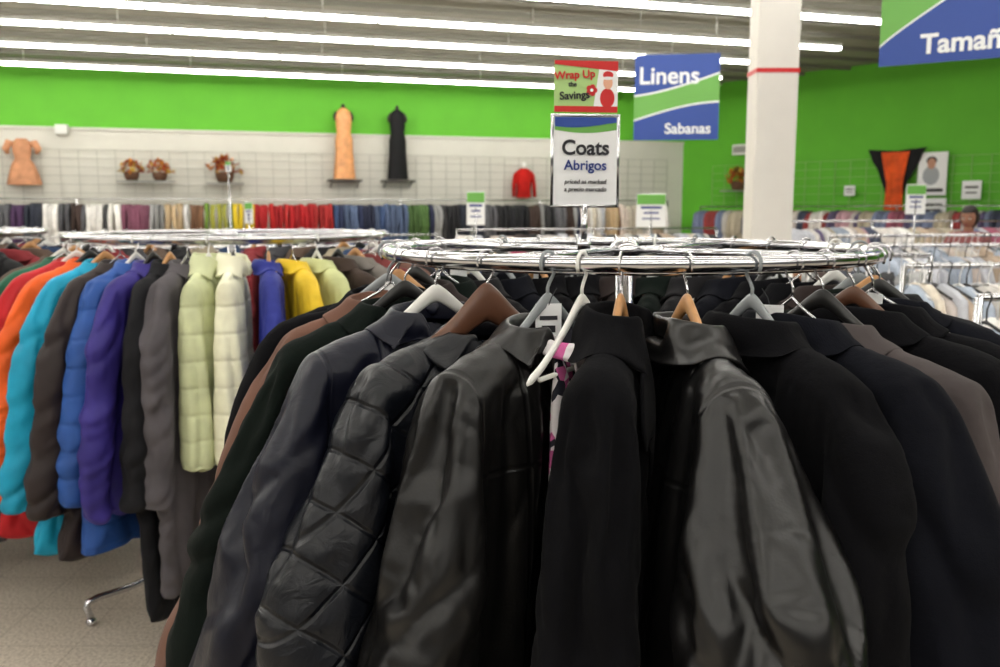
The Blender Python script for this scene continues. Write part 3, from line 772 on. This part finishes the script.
text('Wrap Up',.020,RED,e,(-.022,-.003,a0+.067),(math.pi/2,math.radians(-4),0),bold=.0005); text('the',.012,INK,e,(-.026,-.003,a0+.050),FR,bold=.0003)
text('Savings',.020,INK,e,(-.022,-.003,a0+.030),(math.pi/2,math.radians(-4),0),bold=.0004)

def small_sign(name,x,y,zc,w,h,zbot=0.02,rz=0):
    e=empty(name,(x,y,0),rz); G=Geo(); G.tube([(0,0,zbot),(0,0,zc)],.009,n=8); G.tube([(0,0,zbot),(0,0,zbot+.02)],.12,n=20); G.obj('pole',[CHROME],e,True)
    G=Geo(); G.box((0,0,zc),(w,.01,h),0); G.box((0,-.007,zc+h*.32),(w*.96,.004,h*.3),1)
    G.box((0,-.007,zc+h*.08),(w*.7,.003,h*.07),2); G.box((0,-.007,zc-h*.08),(w*.5,.003,h*.05),2); G.box((0,-.007,zc-h*.25),(w*.6,.003,h*.04),2)
    G.obj('card',[CARD,SGREEN,INKB],e)
small_sign('rack_sign',-.24,9.0,1.57,.18,.33); small_sign('rack_sign',1.53,9.2,1.55,.30,.34)
small_sign('rack_sign',4.25,9.3,1.66,.2,.3); small_sign('rack_sign',-2.85,10.3,1.52,.09,.24)
small_sign('rack_sign',-3.15,10.6,2.05,.06,.12)

# ------------------------------------------------------------------ wall items
def wpos(x,off=.12): return Vector((x,19.5+(x-3.9)*.3057,0))+WN*off
def rpos(t,off=.12): return COR+RD*t+RN*off
def lathe_dress(name,p,rz,prof,mat):
    e=empty(name,(p.x,p.y,0),rz); G=Geo(); n=28; v=[];f=[]
    for i,(z,rx,ry) in enumerate(prof):
        for k in range(n):
            a=2*math.pi*k/n; fl=1+(.07*math.sin(a*7+i*.3) if z<prof[0][0]+.4*(prof[-1][0]-prof[0][0]) else 0)
            v.append((rx*fl*math.cos(a),ry*fl*math.sin(a),z))
    for i in range(len(prof)-1):
        for k in range(n): f.append((i*n+k,i*n+(k+1)%n,(i+1)*n+(k+1)%n,(i+1)*n+k))
    G.add(v,f); G.add([v[k] for k in range(n)],[tuple(range(n))]); G.obj('garment',[mat],e,True)
    return e
ORANGE=fabric('orange_satin',lin(215,150,95),.45,.5,nscale=12,nstr=.2); BLACKS=fabric('black_satin',(.006,.006,.007),.6,.2,nscale=12,nstr=.2)
MANN=plain('mannequin_dark',(.03,.025,.02),.5)
gp=lambda z0:[(z0,.20,.12),(z0+.25,.18,.11),(z0+.5,.16,.10),(z0+.72,.165,.105),(z0+.86,.13,.09),(z0+1.0,.145,.10),(z0+1.14,.15,.10),(z0+1.24,.13,.07),(z0+1.3,.05,.04)]
rzb=ang
for nm,x,m in (('orange_evening_gown',-2.99,ORANGE),('black_evening_gown',-2.02,BLACKS)):
    p=wpos(x,.25); e=lathe_dress(nm,p,rzb,gp(2.13),m)
    G=Geo(); G.tube([(0,0,3.36),(0,0,3.46)],[.045,.035],n=12); G.sphere((0,0,3.48),(.035,.035,.03))
    for s in(-1,1): G.tube([(s*.12,0,3.36),(s*.16,0,3.28),(s*.155,0,3.2)],[.03,.035,.02],n=8)
    G.obj('mannequin',[MANN],e,True)
    G=Geo(); G.box((0,.02,2.10),(.62,.34,.03))
    for s in(-.25,.25): G.tube([(s,.2,1.98),(s,-.1,2.09)],.01)
    G.obj('shelf',[MANN],e)
PEACH=fabric('peach_fabric',lin(190,135,100),.7,.3,nscale=14,nstr=.3)
e=lathe_dress('peach_costume_dress',wpos(-8.2,.2),rzb,[(1.98,.27,.14),(2.15,.23,.13),(2.33,.18,.11),(2.42,.12,.09),(2.55,.15,.1),(2.68,.15,.09),(2.76,.08,.05)],PEACH)
G=Geo()
for s in(-1,1): G.tube([(s*.12,0,2.66),(s*.2,0,2.68),(s*.25,0,2.58),(s*.22,0,2.5)],[.05,.07,.06,.03],n=12)
G.obj('puff_sleeves',[PEACH],e,True)
REDK=fabric('red_knit',lin(175,30,25),.9,.2,nscale=20,nstr=.3)
e=lathe_dress('red_sweater',wpos(.42,.2),rzb,[(1.80,.15,.1),(1.95,.14,.1),(2.25,.165,.1),(2.34,.13,.07),(2.38,.06,.05)],REDK)
G=Geo()
for s in(-1,1): G.tube([(s*.13,0,2.31),(s*.18,0,2.24),(s*.21,0,2.05),(s*.22,-.03,1.82)],[.035,.045,.04,.035],n=12)
G.obj('sleeves',[REDK],e,True)
G=Geo(); G.tube([(0,0,2.36),(0,0,2.46)],[.045,.04]); G.sphere((0,0,2.47),(.04,.04,.03)); G.obj('mannequin',[WHITEP],e,True)
LEAFS=[plain('leaf_%d'%i,lin(*c),.7) for i,c in enumerate([(170,70,25),(215,130,40),(140,60,25),(200,160,60)])]
BASK=plain('wicker_brown',lin(90,60,40),.8,noise=.3,nscale=60,bump=.5)
def flowers(name,p,z,s=1.):
    e=empty(name,(p.x,p.y,z),rzb); G=Geo()
    G.tube([(0,0,0),(0,0,.06*s),(0,0,.14*s)],[.09*s,.12*s,.13*s],n=16)
    G.tube([(.12*s*math.cos(a),0,.14*s+.22*s*math.sin(a)) for a in np.linspace(0,math.pi,12)],.008*s)
    G.obj('basket',[BASK],e,True); G=Geo(); r=random.Random(len(name)+int(p.x*10))
    for k in range(90):
        a=r.uniform(0,6.28); el=r.uniform(-.2,1.5); rad=r.uniform(.1,.2)*s
        c=Vector((rad*math.cos(a)*math.cos(el)*1.2,rad*math.sin(a)*math.cos(el),.17*s+rad*math.sin(el))); L=.06*s; t=Vector((r.uniform(-1,1),r.uniform(-1,1),r.uniform(-1,1))).normalized(); b2=t.cross(Vector((0,0,1))).normalized()
        nrm=t.cross(b2)
        G.add([c-t*L,c-b2*L*.5+nrm*.01,c+t*L,c+b2*L*.5+nrm*.01,c+nrm*.02],[(0,1,4),(1,2,4),(2,3,4),(3,0,4)],r.randrange(4))
    G.obj('autumn_leaves',LEAFS,e)
    G=Geo(); G.box((0,.05,-.02),(.5*s,.26,.025)); G.obj('shelf',[GREY],e)
flowers('autumn_flower_basket',wpos(-6.55,.3),2.07); flowers('autumn_flower_basket',wpos(-6.1,.35),2.07); flowers('autumn_flower_basket',wpos(-5.05,.3),2.05,1.3)
flowers('autumn_flower_basket',rpos(1.56,.25),1.95,1.2)
G=Geo(); p=wpos(-7.6,.12); G.box((p.x,p.y,2.93),(.2,.15,.16),0,ang); G.obj('wall_speaker',[FIX])
e=empty('exit_sign',rpos(1.5,.1)+Vector((0,0,2.75)),math.atan2(RD.y,RD.x)); G=Geo(); G.box((0,0,0),(.36,.08,.2)); G.box((0,-.045,0),(.3,.01,.12),1); G.obj('housing',[WHITEP,GREY],e)
rzr=math.atan2(RD.y,RD.x)
e=empty('halloween_cape',rpos(4.68,.12),rzr); G=Geo(); n=14
def cape(x,z,y): return (x,y-.02*math.cos(x*28),z)
grid=[(i*(n+1)+j,(i+1)*(n+1)+j,(i+1)*(n+1)+j+1,i*(n+1)+j+1) for i in range(n) for j in range(n)]
v=[]
for i in range(n+1):
    for j in range(n+1):
        u=-1+2*i/n; t=j/n; v.append(cape(u*(.36*(1-t)**1.3+.16),2.57-.75*t+(.04*abs(u) if t<.2 else 0),-.03))
G.add(v,grid,0); v=[]
for i in range(n+1):
    for j in range(n+1):
        u=-1+2*i/n; t=j/n; wv=.20*(1-t)+.05 if t<.55 else .14+.06*(t-.55); v.append(cape(u*wv,2.55-1.0*t,-.06))
G.add(v,grid,1)
G.obj('cape_cloth',[BLACKS,fabric('orange_cloth',lin(220,85,30),.7,nscale=14,nstr=.2)],e,True)
def flat_sign(name,t,zc,w,h,fig=False):
    e=empty(name,rpos(t,.12)+Vector((0,0,zc)),rzr); G=Geo(); G.box((0,0,0),(w,.02,h),0)
    if fig:
        disc(G,-.02,.17,.07,.09,-.012,2); disc(G,-.02,.22,.09,.07,-.0115,1); disc(G,-.02,-.03,.14,.16,-.0118,3)
        G.box((0,-.012,-h*.38),(w*.8,.004,h*.08),1)
    else: G.box((0,-.012,h*.15),(w*.7,.004,h*.12),1); G.box((0,-.012,-h*.15),(w*.6,.004,h*.08),1)
    G.obj('card',[CARD,INK,plain('poster_skin',lin(190,140,115),.6),plain('poster_cloth',lin(160,165,170),.6)],e)
flat_sign('wall_poster',5.3,2.16,.48,.72,True); flat_sign('price_card',5.95,1.88,.3,.3); flat_sign('price_card',3.84,1.9,.2,.18); flat_sign('wall_poster',5.35,1.6,.42,.3)

# ------------------------------------------------------------------ shopper (woman)
SK=plain('skin_brown',lin(150,104,84),.55,noise=.05); HAIR=plain('dark_hair',lin(30,20,18),.5,noise=.3,nscale=60,bump=.4)
TOP=fabric('pink_brown_top',lin(150,95,95),.85,nscale=30,nstr=.2); JEANS=fabric('denim',lin(50,60,90),.85,nscale=60,nstr=.2)
SHOE=plain('shoe_black',(.02,.02,.02),.5)
W=empty('woman_shopper',(4.68,9.05,0),math.radians(-25))
def skin(name,verts,edges,rad,mat,root=0,sub=2):
    me=bpy.data.meshes.new(name); me.from_pydata(verts,edges,[]); me.materials.append(mat); o=bpy.data.objects.new(name,me); link(o,W)
    m=o.modifiers.new('skin','SKIN')
    for i,r in enumerate(rad):
        rr=r if isinstance(r,tuple) else (r,r); me.skin_vertices[0].data[i].radius=rr
    me.skin_vertices[0].data[root].use_root=True
    m.use_smooth_shade=True; s=o.modifiers.new('sub','SUBSURF'); s.levels=sub; s.render_levels=sub
    return o
skin('torso',[(0,0,.88),(0,0,1.0),(0,0,1.15),(0,0,1.28),(0,.01,1.335),(.15,0,1.28),(-.15,0,1.28),(.20,-.02,1.12),(-.20,-.02,1.12),(.19,-.13,1.02),(-.19,-.13,1.02),(.16,-.26,1.08),(-.16,-.26,1.08)],
     [(0,1),(1,2),(2,3),(3,4),(3,5),(3,6),(5,7),(6,8),(7,9),(8,10),(9,11),(10,12)],[(.17,.12),(.14,.105),(.155,.12),(.13,.09),(.06,.055),.062,.062,.05,.05,.042,.042,.035,.035],TOP)
skin('legs',[(0,0,.92),(.09,0,.85),(-.09,0,.85),(.1,-.01,.48),(-.1,-.01,.48),(.1,.01,.10),(-.1,.01,.10)],[(0,1),(0,2),(1,3),(2,4),(3,5),(4,6)],[(.16,.12),.095,.095,.06,.06,.045,.045],JEANS)
skin('neck',[(0,.01,1.28),(0,0,1.36),(0,-.01,1.42)],[(0,1),(1,2)],[.055,.05,.052],SK)
for s in(1,-1):
    vs=[(s*.16,-.24,1.075),(s*.155,-.30,1.10),(s*.15,-.36,1.12)]; es=[(0,1),(1,2)]; rs=[.03,.026,(.038,.016)]
    for k,(dx,l) in enumerate([(-.028,.075),(-.010,.085),(.010,.08),(.027,.062)]):
        b0=len(vs); x=s*.15+dx*s*-1
        vs+=[(x,-.40,1.125),(x,-.40-l*.5,1.12),(x,-.40-l*.75,1.095)]; es+=[(2,b0),(b0,b0+1),(b0+1,b0+2)]; rs+=[.010,.009,.008]
    b0=len(vs); vs+=[(s*.118,-.35,1.10),(s*.105,-.38,1.08),(s*.108,-.405,1.07)]; es+=[(1,b0),(b0,b0+1),(b0+1,b0+2)]; rs+=[.012,.010,.009]
    skin('hand_%s'%('l' if s>0 else 'r'),vs,es,rs,SK)
    G=Geo(); G.sphere((s*.1,-.05,.045),(.045,.12,.045)); G.sphere((s*.1,.03,.07),(.04,.05,.05)); G.obj('shoe_%s'%('l' if s>0 else 'r'),[SHOE],W,True)
n=40; v=[];f=[]; rings=28
for i in range(rings+1):
    th=math.pi*i/rings
    for k in range(n):
        ph=2*math.pi*k/n; x=math.sin(th)*math.cos(ph); y=math.sin(th)*math.sin(ph); z=math.cos(th)
        X=.074*x*(1-.28*max(0,-z)**1.5); Y=.092*y*(1-.12*max(0,-z)); Z=.112*z
        if y<0:
            Y-= .022*math.exp(-(x/.16)**2-((z+.12)/.16)**2)
            Y-= .008*math.exp(-(x/.35)**2-((z+.48)/.09)**2)
            Y+= .012*math.exp(-((abs(x)-.38)/.17)**2-((z-.04)/.12)**2)
            Y-= .008*math.exp(-(x/.4)**2-((z+.85)/.15)**2)
        v.append((X,Y,Z))
for i in range(rings):
    for k in range(n): f.append((i*n+k,(i+1)*n+k,(i+1)*n+(k+1)%n,i*n+(k+1)%n))
hd=bpy.data.objects.new('head_pivot',None); link(hd,W); hd.location=(0,-.015,1.475); hd.rotation_euler=(math.radians(12),0,math.radians(-20))
G=Geo(); G.add(v,f)
for s in(1,-1): G.sphere((s*.075,.005,-.005),(.009,.018,.03))
G.obj('head',[SK],hd,True)
G=Geo()
for s in(1,-1): G.sphere((s*.028,-.077,.006),(.013,.008,.008),0); G.sphere((s*.028,-.0835,.006),(.006,.003,.006),1)
G.sphere((0,-.094,-.052),(.022,.006,.007),2)
for s in(1,-1): G.tube([(s*.014,-.086,.024),(s*.03,-.086,.028),(s*.046,-.074,.022)],.0028,1,n=6)
G.obj('face_features',[WHITEP,HAIR,plain('lips',lin(130,60,60),.5)],hd,True)
v2=[];f2=[]
for i in range(rings+1):
    for k in range(n):
        th=math.pi*i/rings; ph=2*math.pi*k/n
        zz=.112*math.cos(th); front=max(0,-math.sin(ph))
        s=1.16 if zz>.055 or front<.45 else .9
        if zz<-.05: s=1.05 if front<.2 else .85
        v2.append((.076*math.sin(th)*math.cos(ph)*s,.094*math.sin(th)*math.sin(ph)*s+.006,zz*1.12+(.004)))
for i in range(rings):
    for k in range(n): f2.append((i*n+k,(i+1)*n+k,(i+1)*n+(k+1)%n,i*n+(k+1)%n))
G=Geo(); G.add(v2,f2); G.sphere((0,.10,.0),(.045,.04,.05)); G.obj('hair',[HAIR],hd,True)

# ------------------------------------------------------------------ camera, world
w=bpy.data.worlds.new('World'); scene.world=w; w.use_nodes=True
w.node_tree.nodes['Background'].inputs[0].default_value=(1,.97,.93,1); w.node_tree.nodes['Background'].inputs[1].default_value=.14
cam=bpy.data.cameras.new('camera'); cam.lens=32.4; cam.sensor_width=36; cam.clip_start=.05
co=bpy.data.objects.new('camera',cam); link(co); co.location=(0,0,1.55); co.rotation_euler=(math.radians(90-7.8),0,0)
cam.dof.use_dof=True; cam.dof.focus_distance=1.25; cam.dof.aperture_fstop=6.7
scene.camera=co
print('total t=%.1f'%(time.time()-T0))
